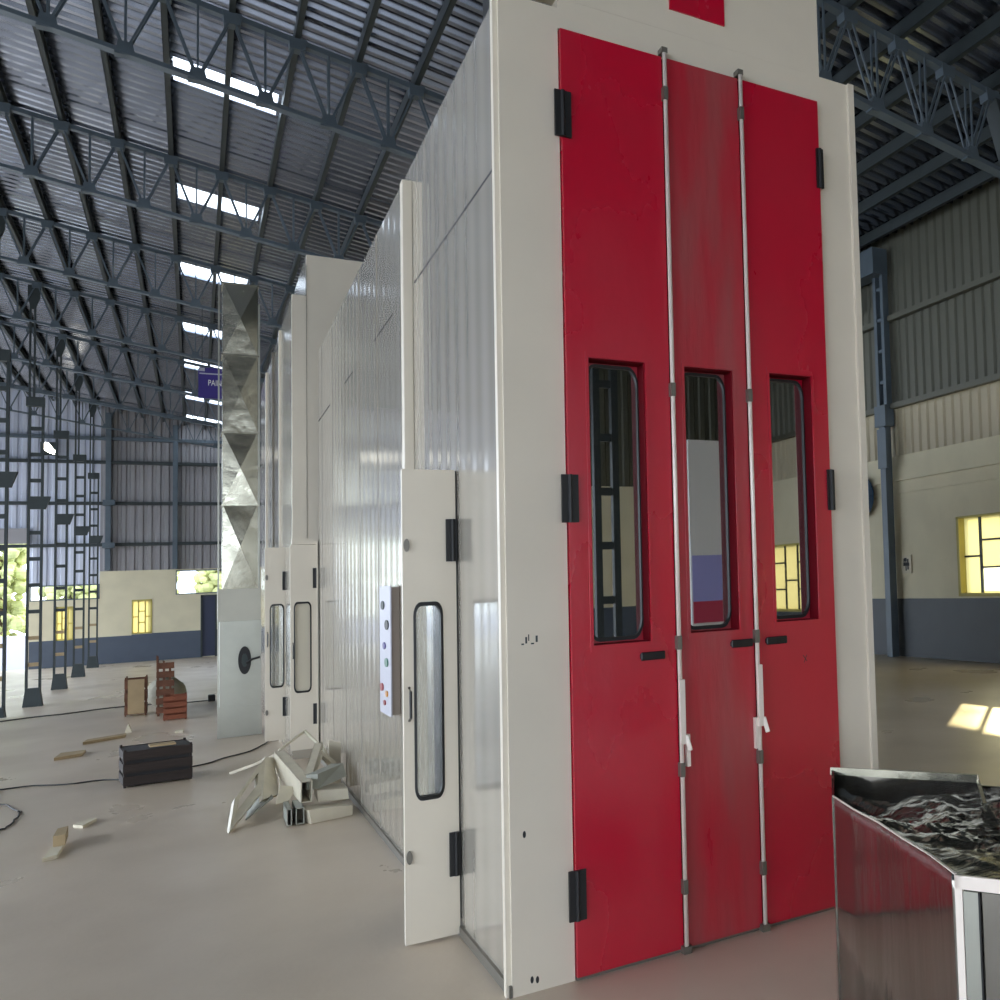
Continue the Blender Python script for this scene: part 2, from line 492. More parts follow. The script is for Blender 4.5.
for i, (x0, x1, z0, z1) in enumerate(((-5.5, -3.25, 1.95, 2.62), (-.63, 2.4, 2.0, 3.12))):
    fr = MB()
    for a, b, c, d in ((x0, x1, z0, z0+.05), (x0, x1, z1-.05, z1), (x0, x0+.04, z0, z1), (x1-.04, x1, z0, z1)): fr.box(a, b, YB-.02, YB+.2, c, d)
    o = fr.build('window_%d' % (8+i), M['steel']); tag(o, kind='structure')
e = empty('door_1', (.31, YB, LOW), kind='structure')
MB().box(.34, .80, YB+.02, YB+.08, LOW, 1.86).build('door_leaf', M['door_blue'], e)
fr = MB()
for a, b, c, d in ((.27, .34, LOW, 1.93), (.80, .87, LOW, 1.93), (.27, .87, 1.86, 1.93)): fr.box(a, b, YB-.04, YB+.2, c, d)
fr.build('door_frame', M['steel_dark'], e)
relocate(e)
# roller door housing above the tall far opening
o = MB().box(-8.2, -5.54, YB-.3, YB+.02, 4.45, 5.1).build('trim_7', M['clad']); tag(o, kind='structure')

# gable behind the photographer: cladding on top, masonry on the right, the entrance open on the left
mb = MB(); panel_wall(mb, YF0-.25, YF0, 'x', [3.6, XR], [-1.35, 3.78], [])
wf = mb.build('wall_front', M['masonry']); tag(wf, kind='structure')
MB().box(3.6, XR, YF0-.002, YF0+.012, -1.3, 1.08).build('wainscot', M['wainscot'], wf)
corr_wall('cladding', YF0-.08, 'x', 3.6, XR, 3.72, roof_z, M['clad_dark'], wf, 1)
corr_wall('cladding', YF0-.08, 'x', -14, 3.6, 4.6, roof_z, M['clad'], wf, 1)
# upper part of the left side, open underneath
wl = corr_wall('wall_left', -14, 'y', YF0, YB, 8.2, lambda u: roof_z(-14)+.05, M['clad'], None, 1); tag(wl, kind='structure')

# ------------------------------------------------------------ purlins
px = [0.40 + .745*k for k in range(-10, 14)]
pproto = None
for k, x in enumerate(px):
    if x > XR-.1: continue
    if pproto is None:
        p = MB(); w, h = .034, .20
        p.box(-w, w, YF0, YB, -.012, 0).box(-w, -w+.014, YF0, YB, -h, 0).box(-w, w, YF0, YB, -h, -h+.012)
        pproto = p.build('roof_purlin', M['steel_dark']); o = pproto
    else:
        o = pproto.copy(); COL.objects.link(o)
    o.location = (x, 0, roof_z(x) - .012)
    tag(o, 'long dark steel roof purlin running the length of the hall under the ribbed roof sheets', 'roof beam', 'roof purlins')

# ------------------------------------------------------------ roof trusses
def make_truss():
    e = empty('roof_truss')
    tn = [x for x in px if x >= RIDGE+.2] 
    tn = tn + [XR-.12]
    D = 1.06
    ct = MB(); ct.bar((RIDGE, 0, chord_z(RIDGE)), (XR-.1, 0, chord_z(XR-.1)), .13, .08)
    cb = MB(); cb.bar((RIDGE, 0, chord_z(RIDGE)-D), (XR-.1, 0, chord_z(XR-.1)-D), .17, .06)
    for x in tn: ct.hexa([(x-.09, -.09, chord_z(x)-.13), (x+.09, -.09, chord_z(x)-.13), (x+.09, .09, chord_z(x)-.13), (x-.09, .09, chord_z(x)-.13)],
                         [(x-.11, -.09, chord_z(x)+.05), (x+.11, -.09, chord_z(x)+.03), (x+.11, .09, chord_z(x)+.03), (x-.11, .09, chord_z(x)+.05)])
    bn = [(a+b)/2 for a, b in zip(tn, tn[1:])]
    for x in bn: cb.hexa([(x-.11, -.07, chord_z(x)-D-.04), (x+.11, -.07, chord_z(x)-D-.04), (x+.11, .07, chord_z(x)-D-.04), (x-.11, .07, chord_z(x)-D-.04)],
                         [(x-.07, -.07, chord_z(x)-D+.14), (x+.07, -.07, chord_z(x)-D+.14), (x+.07, .07, chord_z(x)-D+.14), (x-.07, .07, chord_z(x)-D+.14)])
    ct.build('top_chord', M['steel'], e); cb.build('bottom_chord', M['steel'], e)
    for a, b, c in zip(tn, bn, tn[1:]):
        for p, q in (((a, chord_z(a)), (b, chord_z(b)-D)), ((b, chord_z(b)), (b, chord_z(b)-D)), ((c, chord_z(c)), (b, chord_z(b)-D))):
            m_ = MB()
            for dy in (-.06, .06): m_.bar((p[0], dy, p[1]), (q[0], dy, q[1]), .023, .026)
            m_.build('web_bar', M['steel'], e)
    return e
TY = [10.49, 17.03, 23.62, 30.45, 37.0, 43.8, 50.5, 57.3, 3.9, -2.7, -9.3]
TL = ['nearest lattice roof truss, crossing the upper right corner beside the booth top',
      'second lattice roof truss, crossing in front of the first skylight at upper left',
      'third lattice roof truss from the near end, just before the second skylight',
      'fourth lattice roof truss from the near end, with the purple sign hung below it',
      'fifth lattice roof truss from the near end, above the second lattice column',
      'sixth lattice roof truss from the near end, above the third lattice column',
      'seventh lattice roof truss from the near end, above the fourth lattice column',
      'furthest lattice roof truss, close in front of the far end wall',
      'lattice roof truss over the front of the booth, above the photo', 'lattice roof truss behind the photographer', 'lattice roof truss by the entrance gable']
tr = make_truss()
for i, y in enumerate(TY):
    o = tr if i == 0 else copy_tree(tr)
    o.location = (0, y, 0)
    tag(o, TL[i], 'roof truss', 'roof trusses')

# ------------------------------------------------------------ tall lattice columns on the left
def lattice_column(y, label, x=-3.3, zb=None):
    zb = floor_z(x, y) if zb is None else zb
    e = empty('lattice_column', (x, y, zb), label, 'column', 'lattice columns in a row at the left')
    P = lambda: MB()
    zt = chord_z(x)-.05
    pd = P(); pd.hexa([(-.19,-.19,0),(.19,-.19,0),(.19,.19,0),(-.19,.19,0)], [(-.14,-.14,.48),(.14,-.14,.48),(.14,.14,.48),(-.14,.14,.48)]); pd.build('pedestal', M['steel_dark'], e)
    for s in (-1, 1):
        P().box(s*.13-.025, s*.13+.025, -.06, .06, .4, 7.2-zb).build('column_leg', M['steel_dark'], e)
    z = 1.1; k = 0
    while z < 7.0-zb:
        P().box(-.11, .11, -.035, .035, z-.05, z+.05).build('batten', M['board'] if k < 2 else M['steel_dark'], e)
        z += .70; k += 1
    P().hexa([(-.13,-.08,4.28-zb),(.20,-.08,4.28-zb),(.20,.08,4.28-zb),(-.13,.08,4.28-zb)], [(-.13,-.08,4.62-zb),(.30,-.08,4.62-zb),(.30,.08,4.62-zb),(-.13,.08,4.62-zb)]).build('corbel', M['steel_dark'], e)
    P().box(-.2, .16, -.1, .1, 7.05-zb, 7.3-zb).build('cap_plate', M['steel_dark'], e)
    for dx in (-.14, -.05):
        P().box(dx-.02, dx+.02, -.04, .04, 7.3-zb, zt-zb).build('upper_strut', M['steel_dark'], e)
    P().prism([(-.2, -.05, zt-zb), (.06, -.05, zt-zb), (.04, -.05, zt-.35-zb), (-.05, -.05, zt-.65-zb), (-.13, -.05, zt-.65-zb), (-.2, -.05, zt-.35-zb)], (0, .1, 0)).build('gusset_plate', M['steel_dark'], e)
    return e
lattice_column(30.45, 'nearest dark lattice column, cut by the left edge of the photo')
lattice_column(37.0, 'second dark lattice column from the left edge, widest looking whole one')
lattice_column(43.8, 'third dark lattice column from the left edge, in front of the yellow window')
lattice_column(50.5, 'fourth dark lattice column from the left edge')
lattice_column(57.3, 'slimmest dark lattice column, furthest back at the far wall')

# wall posts of the far gable
def gable_post(x, label, br):
    e = empty('wall_post', (x, YB-.12, LOW), label, 'column')
    MB().box(x-.09, x+.09, YB-.25, YB-.02, 3.2, roof_z(x)-.3).build('post_shaft', M['steel'], e)
    if br:
        for z in (4.3, 6.2): MB().box(x-.16, x+.25, YB-.7, YB-.25, z-.12, z+.12).build('bracket', M['steel'], e)
    for c in e.children: c.location -= e.location
    return e
gable_post(-2.98, 'blue grey post on the far wall with two brackets, left of the yellow window', True)
gable_post(-.66, 'plain blue grey post on the far wall cladding, above the window strip', False)

# right side steel column at the wall
e = empty('steel_column', (10.26, 16.1, 0), 'dark blue steel column against the right wall, behind the booth edge', 'column')
MB().box(10.19, 10.34, 16.02, 16.2, 0, 4.45).build('column_shaft', M['steel'], e)
MB().box(10.16, 10.36, 15.92, 16.3, 4.35, 4.75).build('bracket', M['steel'], e)
MB().box(10.14, 10.19, 15.9, 16.2, 3.55, 4.3).build('side_plate', M['steel'], e)
for yy in (15.95, 16.2): MB().box(10.2, 10.32, yy-.04, yy+.06, 4.75, 7.75).build('column_leg', M['steel'], e)
for z in (5.2, 5.8, 6.4, 7.0): MB().box(10.22, 10.3, 15.98, 16.2, z-.03, z+.03).build('batten', M['steel'], e)
MB().box(10.0, 10.32, 15.9, 17.1, 7.25, 7.75).build('gusset_plate', M['steel'], e)
for c in e.children: c.location -= e.location
e = empty('steel_column', (9.0, 10.49, 0), 'dark steel column flaring out at its head, at the upper right edge of the photo', 'column')
MB().box(8.83, 9.15, 10.35, 10.63, 0, 7.95).build('column_shaft', M['steel_dark'], e)
MB().hexa([(8.83,10.35,7.3),(9.15,10.35,7.3),(9.15,10.63,7.3),(8.83,10.63,7.3)], [(8.6,10.35,8.05),(9.35,10.35,7.92),(9.35,10.63,7.92),(8.6,10.63,8.05)]).build('column_head', M['steel_dark'], e)
for c in e.children: c.location -= e.location

# lattice column behind the photographer, mirrored in the left door window
e = empty('lattice_column', (5.05, -7.2, 0), 'dark lattice column mirrored in the left red door window', 'column')
for dx in (-.14, .14): MB().box(dx-.05, dx+.05, -.06, .06, 0, 8.6).build('column_leg', M['steel_dark'], e)
for z in [.5 + .85*i for i in range(10)]: MB().box(-.12, .12, -.04, .04, z-.06, z+.06).build('batten', M['steel_dark'], e)
# pale sheet panel and banner behind the photographer, mirrored in the middle window
e = empty('display_board', (6.72, -7.0, 0), 'tall pale display board mirrored in the middle door window', 'board')
MB().box(-.42, .42, -.03, .03, 0.5, 3.9).build('board_sheet', M['white'], e)
MB().box(-.40, .40, .03, .04, 1.25, 2.0).build('banner', M['banner_lav'], e)
MB().box(-.40, .10, .04, .045, 0.9, 1.25).build('banner', M['banner_red'], e)
for s in (-.35, .35): MB().box(s-.03, s+.03, -.3, .3, 0, .06).box(s-.03, s+.03, -.03, .03, 0, .5).build('stand', M['steel_dark'], e)
e = empty('wall_emblem', (8.8, YF0+.02, 1.7), 'round red disc on the entrance wall, mirrored in the left door window', 'sign')
MB().disc((0, 0, 0), .22, .34, (1,0,0), (0,0,1), (0,1,0), .03).build('disc', M['redb'], e)

# ------------------------------------------------------------ the spray booth
X0, XE, YF, ZT = .98, 2.665, 4.383, 4.08
booth = empty('paint_booth', (X0, YF, 0), 'white paint booth with three tall red folding doors filling the right half', 'paint booth')
off = Vector(booth.location)
def bp(mb, name, m=None, parent=None, **k):
    o = mb.build(name, m, parent or booth, **k)
    if parent is None: o.location = -off
    return o
YE = 12.08
# shell
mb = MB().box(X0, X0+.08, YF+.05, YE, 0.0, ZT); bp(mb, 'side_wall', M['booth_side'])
bp(MB().box(XE-.08, XE, YF+.05, YE, 0, ZT), 'side_wall', M['booth_front'])
bp(MB().box(X0+.08, XE-.08, YF+.05, YE, ZT-.08, ZT-.001), 'roof_panel', M['booth_front'])
bp(MB().box(X0+.08, XE-.08, YE-.08, YE-.001, 0, ZT-.08), 'rear_wall', M['dark_inside'])
# front frame: left post, right post, lintel
DL, DR, DT = 1.217, 2.450, 3.985
bp(MB().box(X0-.002, DL-.004, YF, YF+.12, 0, ZT+.002), 'door_post', M['booth_front'])
bp(MB().box(DR+.004, XE-.03, YF, YF+.12, 0, ZT+.05), 'door_post', M['booth_front'])
bp(MB().box(XE-.03, XE+.002, YF-.02, YF+.10, 0, ZT+.05), 'edge_trim', M['booth_front'])
bp(MB().box(DL-.004, DR+.004, YF, YF+.12, DT+.008, ZT+.05), 'lintel', M['booth_front'])
bp(MB().box(1.0, 2.478, YF, YF+.08, ZT+.0505, 5.2), 'header_box', M['booth_front'])
bp(MB().box(1.705, 1.972, YF-.008, YF+.002, 4.235, 4.6), 'red_plate', M['red'])
bp(MB().box(.985, 1.0, YF-.01, YF+.3, ZT+.0, ZT+.2), 'roof_bracket', M['black'])
bp(MB().box(DL, DR, YF-.01, YF+.1, 0, .012), 'threshold', M['grey_plate'])
bp(MB().box(X0-.012, X0, YF, YE, 0, .045), 'base_channel', M['grey_plate'])
# side wall details
bp(MB().box(X0-.05, X0, 6.50, 6.58, 0, ZT-.10), 'wall_post', M['booth_front'], bevel=.004)
for a, b in ((4.46, 6.45), (7.25, 8.1), (9.3, 9.9), (11.0, YE)): bp(MB().box(X0-.0015, X0, a, b, 3.362, 3.372), 'panel_seam', M['dark_inside'])
rb = MB()
for y in (7.95, 8.9, 9.85, 10.8, 11.75): rb.box(X0-.004, X0, y, y+.02, 0, ZT)
bp(rb, 'panel_rib', M['booth_side'])
bp(MB().box(X0-.02, X0-.001, 4.40, 4.44, 0, ZT-.01), 'corner_trim', M['booth_front'])
# pencil marks on the front post
mk = MB()
for a, b, z in ((1.03, 1.04, 1.37), (1.045, 1.052, 1.375), (1.056, 1.060, 1.385), (1.066, 1.078, 1.37), (1.084, 1.092, 1.378)):
    mk.box(a, b, YF-.0008, YF, z, z+.006 + (.02 if b-a < .009 else 0))
bp(mk, 'pencil_marks', M['steel_dark'])
sc = MB()
for k in range(3):
    sc.disc((1.03 + .02*k, YF-.0004, (.62, .05, .045)[k]), .006, .014, (1,0,0), (0,0,1), (0,1,0), .0006)
bp(sc, 'screw_holes', M['dark_inside'])

# red doors
YD = YF - .022       # outer skin
TH = .15
DOORS = [
    # x0, x1, glass opening (x0,x1,z0,z1), material, hinge side, handle (x0,x1,z)
    (1.217, 1.655, (1.305, 1.545, 1.345, 2.565), 'red', 'l', (1.495, 1.599, 1.283)),
    (1.674, 2.022, (1.722, 1.953, 1.365, 2.565), 'red_dusty', None, (1.905, 2.008, 1.303)),
    (2.040, 2.450, (2.138, 2.362, 1.385, 2.572), 'red', 'r', (2.076, 2.180, 1.303)),
]
DLAB = ['tall red door leaf at the left with a dark reflecting window', 'middle red door leaf, dusty and pinkish', 'right red door leaf']
for i, (a, b, (gx0, gx1, gz0, gz1), mn, hs, hd) in enumerate(DOORS):
    d = MB()
    z0, z1 = .015, DT
    d.box(a, gx0, YD, YD+TH, z0, z1).box(gx1, b, YD, YD+TH, z0, z1).box(gx0, gx1, YD, YD+TH, z0, gz0).box(gx0, gx1, YD, YD+TH, gz1, z1)
    do = bp(d, 'red_door', M[mn]); do['label'] = DLAB[i]
    # raised moulding round the window
    t = .012
    m_ = MB()
    for p in ((gx0-t, gx0, gz0, gz1), (gx1, gx1+t, gz0, gz1), (gx0-t, gx1+t, gz0-.025, gz0), (gx0-t, gx1+t, gz1, gz1+.025)):
        m_.box(p[0], p[1], YD-.006, YD, p[2], p[3])
    m_.build('window_moulding', M[mn], do)
    yg = YD + .085
    out = [(x, yg, z) for x, z in [(gx0, gz0), (gx1, gz0), (gx1, gz1), (gx0, gz1)]]
    ro = rounded(gx0+.004, gx1-.004, gz0+.01, gz1-.01, .045, .085)
    ri = rounded(gx0+.010, gx1-.010, gz0+.026, gz1-.024, .04, .075)
    MB().ring([(x, yg-.012, z) for x, z in ro], [(x, yg-.012, z) for x, z in ri], (0, .02, 0)).build('gasket', M['black'], do)
    MB().ring([(x, yg+.001, z) for x, z in rounded(gx0-.001, gx1+.001, gz0-.002, gz1+.002, .002)], [(x, yg+.001, z) for x, z in ro], (0, .01, 0)).build('window_surround', M[mn], do)
    MB().prism([(x, yg, z) for x, z in ri], (0, .004, 0)).build('glass', M['refl_glass'], do)
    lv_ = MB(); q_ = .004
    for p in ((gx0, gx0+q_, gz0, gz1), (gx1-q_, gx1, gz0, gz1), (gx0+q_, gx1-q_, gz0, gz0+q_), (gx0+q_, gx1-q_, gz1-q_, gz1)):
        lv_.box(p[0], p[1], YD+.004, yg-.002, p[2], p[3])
    lv_.build('window_reveal', M['red_matte'], do)  # added liner, its darker red stands for shade in the recess
    h = MB().box(hd[0], hd[1], YD-.022, YD-.012, hd[2]-.018, hd[2]+.018).box(hd[0], hd[0]+.02, YD-.012, YD, hd[2]-.012, hd[2]+.012).box(hd[1]-.02, hd[1], YD-.012, YD, hd[2]-.012, hd[2]+.012)
    h.build('handle', M['black_gloss'], do, bevel=.004)
    if hs:
        for zc in ((3.605, 1.962, .344) if hs == 'l' else (3.635, 2.014, .40)):
            xc = a+.002 if hs == 'l' else b-.004
            H = MB().box(xc-.032 if hs == 'l' else xc-.016, xc+.034 if hs == 'l' else xc+.02, YD-.014, YD-.0005, zc-.1, zc+.1)
            H.tube([(xc, YD-.016, zc-.1), (xc, YD-.016, zc+.1)], .009)
            ho = H.build('hinge', M['black'], do)
            for q in (-.06, 0, .06):
                MB().disc((xc+.018, YD-.0148, zc+q), .006, .01, (1,0,0), (0,0,1), (0,1,0), .001).build
# little x drawn on the right leaf
bp(MB().bar((2.27, YD-.0006, 1.22), (2.29, YD-.0006, 1.19), .0015, .003).bar((2.29, YD-.0006, 1.22), (2.275, YD-.0006, 1.185), .0015, .003), 'scratch_mark', M['steel_dark'])
# lock rods between the leaves
for i, (xr, zl) in enumerate(((1.661, 1.17), (2.027, 1.20))):
    r = MB().tube([(xr, YD-.022, .02), (xr, YD-.022, DT+.01)], .0095, 10)
    ro = bp(r, 'lock_rod', M['rod'], smooth=True)
    gap = MB().box(xr-.006, xr+.008, YD+.02, YD+.1, .015, DT); gap.build('door_gap_seal', M['black'], ro)
    lv = MB().box(xr-.012, xr+.014, YD-.045, YD-.028, zl-.28, zl).bar((xr+.014, YD-.038, zl-.24), (xr+.03, YD-.045, zl-.31), .016, .02)
    lv.build('lever', M['rod'], ro, bevel=.003)
    MB().box(xr+(.02 if i == 0 else -.022), xr+(.036 if i == 0 else -.006), YD-.03, YD-.004, zl-.38, zl-.24).build('lever_catch', M['rod'], ro)
    for z in (DT-.18, 2.45, 1.33, .78, .28): MB().box(xr-.011, xr+.009, YD-.034, YD-.001, z-.03, z+.03).build('rod_guide', M['grey_plate'], ro)
    MB().box(xr-.014, xr+.012, YD-.03, YF, DT+.01, DT+.035).build('rod_keeper', M['grey_plate'], ro)
    MB().box(xr-.018, xr+.018, YD-.035, YF, .0, .03).build('rod_keeper', M['grey_plate'], ro)

# near personnel door, standing open
YL = 5.37
def leaf(yl, x0, x1, z0, z1, g, glass, parent, hx, hinges, handle_z, name='side_door', th=.035, latch=(), hinge_on=None):
    gx0, gx1, gz0, gz1 = g
    d = MB()
    r0 = rounded(gx0, gx1, gz0, gz1, .028, .06)
    # leaf with a rounded hole: ring from the outer rectangle mapped to the hole loop
    def outer_pt(x, z):
        cx, cz = (gx0+gx1)/2, (gz0+gz1)/2
        return (x1 if x > cx else x0), (z1 if z > cz else z0)
    n = 6; outer = []
    for k, (x, z) in enumerate(r0):
        q, j = divmod(k, n); f = j/(n-1)
        cor = [(x1, z1), (x0, z1), (x0, z0), (x1, z0)][q]
        outer.append(cor)
    d.ring([(x, yl-th, z) for x, z in outer], [(x, yl-th, z) for x, z in r0], (0, th, 0))
    do = MB.build(d, name, M['booth_front'], parent)
    if parent is booth or parent.parent is None: do.location = -Vector(parent.location)
    gi = rounded(gx0+.007, gx1-.007, gz0+.014, gz1-.014, .023, .05)
    go = rounded(gx0-.003, gx1+.003, gz0-.005, gz1+.005, .03, .064)
    MB().ring([(x, yl-th-.003, z) for x, z in go], [(x, yl-th-.006, z) for x, z in gi], (0, th+.01, 0)).build('gasket', M['black'], do)
    MB().prism([(x, yl-th*.5, z) for x, z in gi], (0, .004, 0)).build('glass', glass, do)
    for zc in hinges:
        MB().box(hx-.028, hx+.018, yl-th-.012, yl-th, zc-.1, zc+.1).tube([(hx, yl-th-.014, zc-.1), (hx, yl-th-.014, zc+.1)], .01).build('hinge', M['black'], do)
    if handle_z:
        hh = MB().tube([(x0+.022, yl-th, handle_z+.075), (x0+.022, yl-th-.04, handle_z+.06), (x0+.022, yl-th-.04, handle_z-.06), (x0+.022, yl-th, handle_z-.075)], .006)
        hh.build('handle', M['black_gloss'], do)
    for zc in latch:
        MB().disc((x0+.016, yl-th-.012, zc), .012, .03, (1,0,0), (0,0,1), (0,1,0), .012, 16).build('latch', M['grey_plate'], do)
    return do
sd_ = leaf(YL, .752, .972, .0+.012, 2.175, (.796, .912, .65, 1.55), M['side_glass'], booth, .958, (1.84, .38), 1.09, latch=(1.82, .40))
sd_['label'] = 'narrow cream side door standing open, with a rounded window'
bp(MB().box(X0-.012, X0-.001, YL-.03, YL+.05, .08, 2.17), 'door_seal', M['black'])
bp(MB().box(X0-.006, X0, YL+.05, 5.95, .05, 2.17), 'doorway', M['dark_inside'])

# ------------------------------------------------------------ rear unit of the booth
YE = 12.25
rear = empty('paint_booth', (.9, YE, 0), 'taller cream booth section behind the long white side wall, with stepped top', 'paint booth')
off2 = Vector(rear.location)
def rp(mb, name, m, **k):
    o = mb.build(name, m, rear, **k); o.location = -off2; return o
rp(MB().box(.94, 2.6, YE+.002, YE+.06, 0, 5.11), 'front_panel', M['booth_front'])
rp(MB().box(.895, .94, YE+.002, YE+.06, 2.16, 5.11), 'front_panel', M['booth_front'])
rp(MB().box(.772, .893, YE+.002, YE+.06, 2.16, 4.68), 'front_trim', M['booth_front'])
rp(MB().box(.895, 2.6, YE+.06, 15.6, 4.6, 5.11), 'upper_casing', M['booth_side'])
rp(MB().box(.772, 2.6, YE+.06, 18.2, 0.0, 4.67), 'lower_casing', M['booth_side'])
rp(MB().box(.893, .895, YE-.002, YE+.01, 2.16, 5.0), 'panel_seam', M['dark_inside'])
for z0_, y_ in ((.0, 13.9), (.0, 15.2), (.0, 16.6)):
    rp(MB().box(.755, .772, y_, y_+.10, 0, 4.66), 'wall_rib', M['booth_front'])
rp(MB().box(.76, .98, YE-.12, YE+.0, 2.13, 2.19), 'door_lintel', M['booth_front'])
# its two open leaves
d1 = leaf(YE-.10, .745, .958, .11, 2.125, (.776, .914, .67, 1.555), M['frost'], rear, .957, (1.79, .45), 1.08)
d1['label'] = 'open cream door leaf with a covered window'
rp(MB().box(.958, .972, YE-.16, YE-.02, .05, 2.16), 'door_post', M['booth_front'])
rp(MB().box(.972, .978, YE-.14, YE-.02, .05, 2.16), 'door_seal', M['black'])
d2 = leaf(13.3, .595, .772, .10, 2.15, (.639, .760, .66, 1.54), M['side_glass'], rear, .775, (1.79, .45), 1.17, latch=(1.83, .4))
d2['label'] = 'open cream door leaf with a clear window'

# ------------------------------------------------------------ exhaust duct
duct = empty('exhaust_duct', (.42, 15.2, 0), 'tall shiny square sheet metal duct standing left of the booth', 'duct')
o3 = Vector(duct.location)
def dp(mb, name, m, **k):
    o = mb.build(name, m, duct, **k); o.location = -o3; return o
dp(MB().box(.240, .642, 15.0, 15.42, 0.0, .36), 'duct_section', M['galv_flat'])
dp(MB().box(.244, .638, 15.01, 15.42, .36, 1.36), 'duct_section', M['galv_flat'])
dp(MB().box(.225, .632, 14.985, 15.43, 1.36, 1.74), 'duct_collar', M['panel_galv'])
def cross_broken(z0, z1, k):
    x0_, x1_, y0_, y1_ = .268, .604, 15.0, 15.40
    zc = (z0+z1)/2; xc = (x0_+x1_)/2; yc = (y0_+y1_)/2; d = .035 * k
    m_ = MB()
    P = [(x0_,y0_,z0),(x1_,y0_,z0),(x1_,y1_,z0),(x0_,y1_,z0),(x0_,y0_,z1),(x1_,y0_,z1),(x1_,y1_,z1),(x0_,y1_,z1),
         (xc,y0_-d,zc),(x1_+.02*k,yc,zc),(xc,y1_,zc),(x0_-.008,yc,zc)]
    m_.poly(P, [(0,1,8),(1,5,8),(5,4,8),(4,0,8),(1,2,9),(2,6,9),(6,5,9),(5,1,9),(2,3,10),(3,7,10),(7,6,10),(6,2,10),(3,0,11),(0,4,11),(4,7,11),(7,3,11),(0,3,2,1),(4,5,6,7)])
    m_.box(x0_-.012, x1_+.012, y0_-.012, y1_+.012, z1-.02, z1)
    return dp(m_, 'duct_section', M['galv'])
cross_broken(1.74, 2.75, .9); cross_broken(2.75, 3.62, .9); cross_broken(3.62, 4.56, .35); cross_broken(4.56, 5.43, .8)
dp(MB().box(.222, .238, 14.99, 15.02, 0, 5.42), 'seam_strip', M['galv_flat'])
dp(MB().box(.608, .626, 14.99, 15.02, 1.74, 5.2), 'seam_strip', M['galv_flat'])
dv = MB().disc((.478, 14.97, .89), .062, .165, (1,0,0), (0,0,1), (0,1,0), .04, 28)
dp(dv, 'damper_wheel', M['black'])
dp(MB().disc((.478, 14.96, .89), .03, .08, (1,0,0), (0,0,1), (0,1,0), .02, 20), 'damper_hub', M['steel_dark'])
dp(MB().tube([(.49, 14.95, .86), (.55, 14.93, .90), (.62, 14.9, .92)], .012), 'damper_arm', M['black'])

# ------------------------------------------------------------ control panel on the booth wall
cp = empty('control_panel', (X0-.06, 7.3, .86), 'pale grey electrical control box with push buttons on the side wall', 'control panel')
o4 = Vector(cp.location)
def cpp(mb, name, m, **k):
    o = mb.build(name, m, cp, **k); o.location = -o4; return o
cpp(MB().box(X0-.046, X0-.001, 7.06, 7.49, .87, 1.64), 'enclosure', M['panel_side'], bevel=.003)
cpp(MB().box(X0-.053, X0-.046, 7.05, 7.50, .86, 1.65), 'enclosure_door', M['panel_lav'])
for n_, m_, yy, z, r in (('display', 'steel_dark', 7.25, 1.53, .05), ('switch', 'black', 7.1, 1.41, .055), ('switch', 'purple', 7.2, 1.28, .04), ('button', 'green', 7.12, 1.18, .05), ('button', 'redb', 7.3, 1.02, .045), ('button', 'orange', 7.12, .99, .035), ('button', 'redb', 7.2, .93, .03)):
    cpp(MB().disc((X0-.053, 7.05+(yy-7.0)*1.1+.02, z), r*1.3, r*.55, (0,1,0), (0,0,1), (-1,0,0), .006, 16), n_, M[m_])

# ------------------------------------------------------------ open sheet metal duct piece, lower right
fd = empty('sheet_metal_duct_piece', (1.9, 2.9, 0), 'open topped shiny galvanised duct piece cut by the lower right corner', 'duct')
o5 = Vector(fd.location)
def fp(mb, name, m, **k):
    mb.v = [(x*.925, y*.925, 1.6-(1.6-z)*.925 if z > .3 else z) for x, y, z in mb.v]
    o = mb.build(name, m, fd, **k); o.location = -o5; return o
top = [(1.975, 3.58, .722), (1.880, 3.26, .738), (1.81, 2.97, .752), (1.725, 2.70, .768), (1.645, 2.43, .785), (1.562, 2.19, .798)]
mb = MB(); V = []
n = 8; pts = []
for i in range(len(top)-1):
    for k in range(n):
        f = k/n; pts.append(tuple(top[i][j]*(1-f)+top[i+1][j]*f for j in range(3)))
pts.append(top[-1])
rows = 10; V = []; F = []
for p in pts:
    for r in range(rows+1): V.append((p[0], p[1], 0.0 if r == 0 else .31+(p[2]-.31)*r/rows))
for i in range(len(pts)-1):
    for r in range(rows): F.append((i*(rows+1)+r, (i+1)*(rows+1)+r, (i+1)*(rows+1)+r+1, i*(rows+1)+r+1))
mb.poly(V, F)
lf = fp(mb, 'left_face', M['galv_mirror'], smooth=True)
so = lf.modifiers.new('solid', 'SOLIDIFY'); so.thickness = .006; so.offset = 0
mb = MB()
for a, b in zip(top, top[1:]): mb.bar((a[0], a[1], a[2]), (b[0], b[1], b[2]), .006, .008)
fp(mb, 'rim_edge', M['rod'])
A = (2.068, 3.726); C_ = (1.562, 2.19); D_ = (1.78, 1.70); E_ = (2.75, 2.1); B_ = (2.354, 3.127)
fp(MB().hexa([(1.972,3.585,0),(2.05,3.74,0),(2.056,3.73,0),(1.98,3.58,0)], [(1.972,3.585,.722),(2.06,3.74,.80),(2.066,3.73,.80),(1.98,3.58,.722)]), 'corner_flap', M['galv_mirror'])
def wallq(a, b, z0, za, zb, name, m, t=.006):
    d = Vector((b[0]-a[0], b[1]-a[1], 0)).normalized(); nrm = Vector((-d.y, d.x, 0))*t
    fp(MB().prism([(a[0], a[1], z0), (b[0], b[1], z0), (b[0], b[1], zb), (a[0], a[1], za)], nrm), name, m)
wallq((2.06, 3.735), B_, 0, .80, .80, 'back_face', M['galv_mirror'])
wallq(B_, E_, 0, .765, .765, 'right_face', M['galv_mirror'])
wallq(C_, D_, 0, .76, .76, 'front_face', M['galv_mirror'])
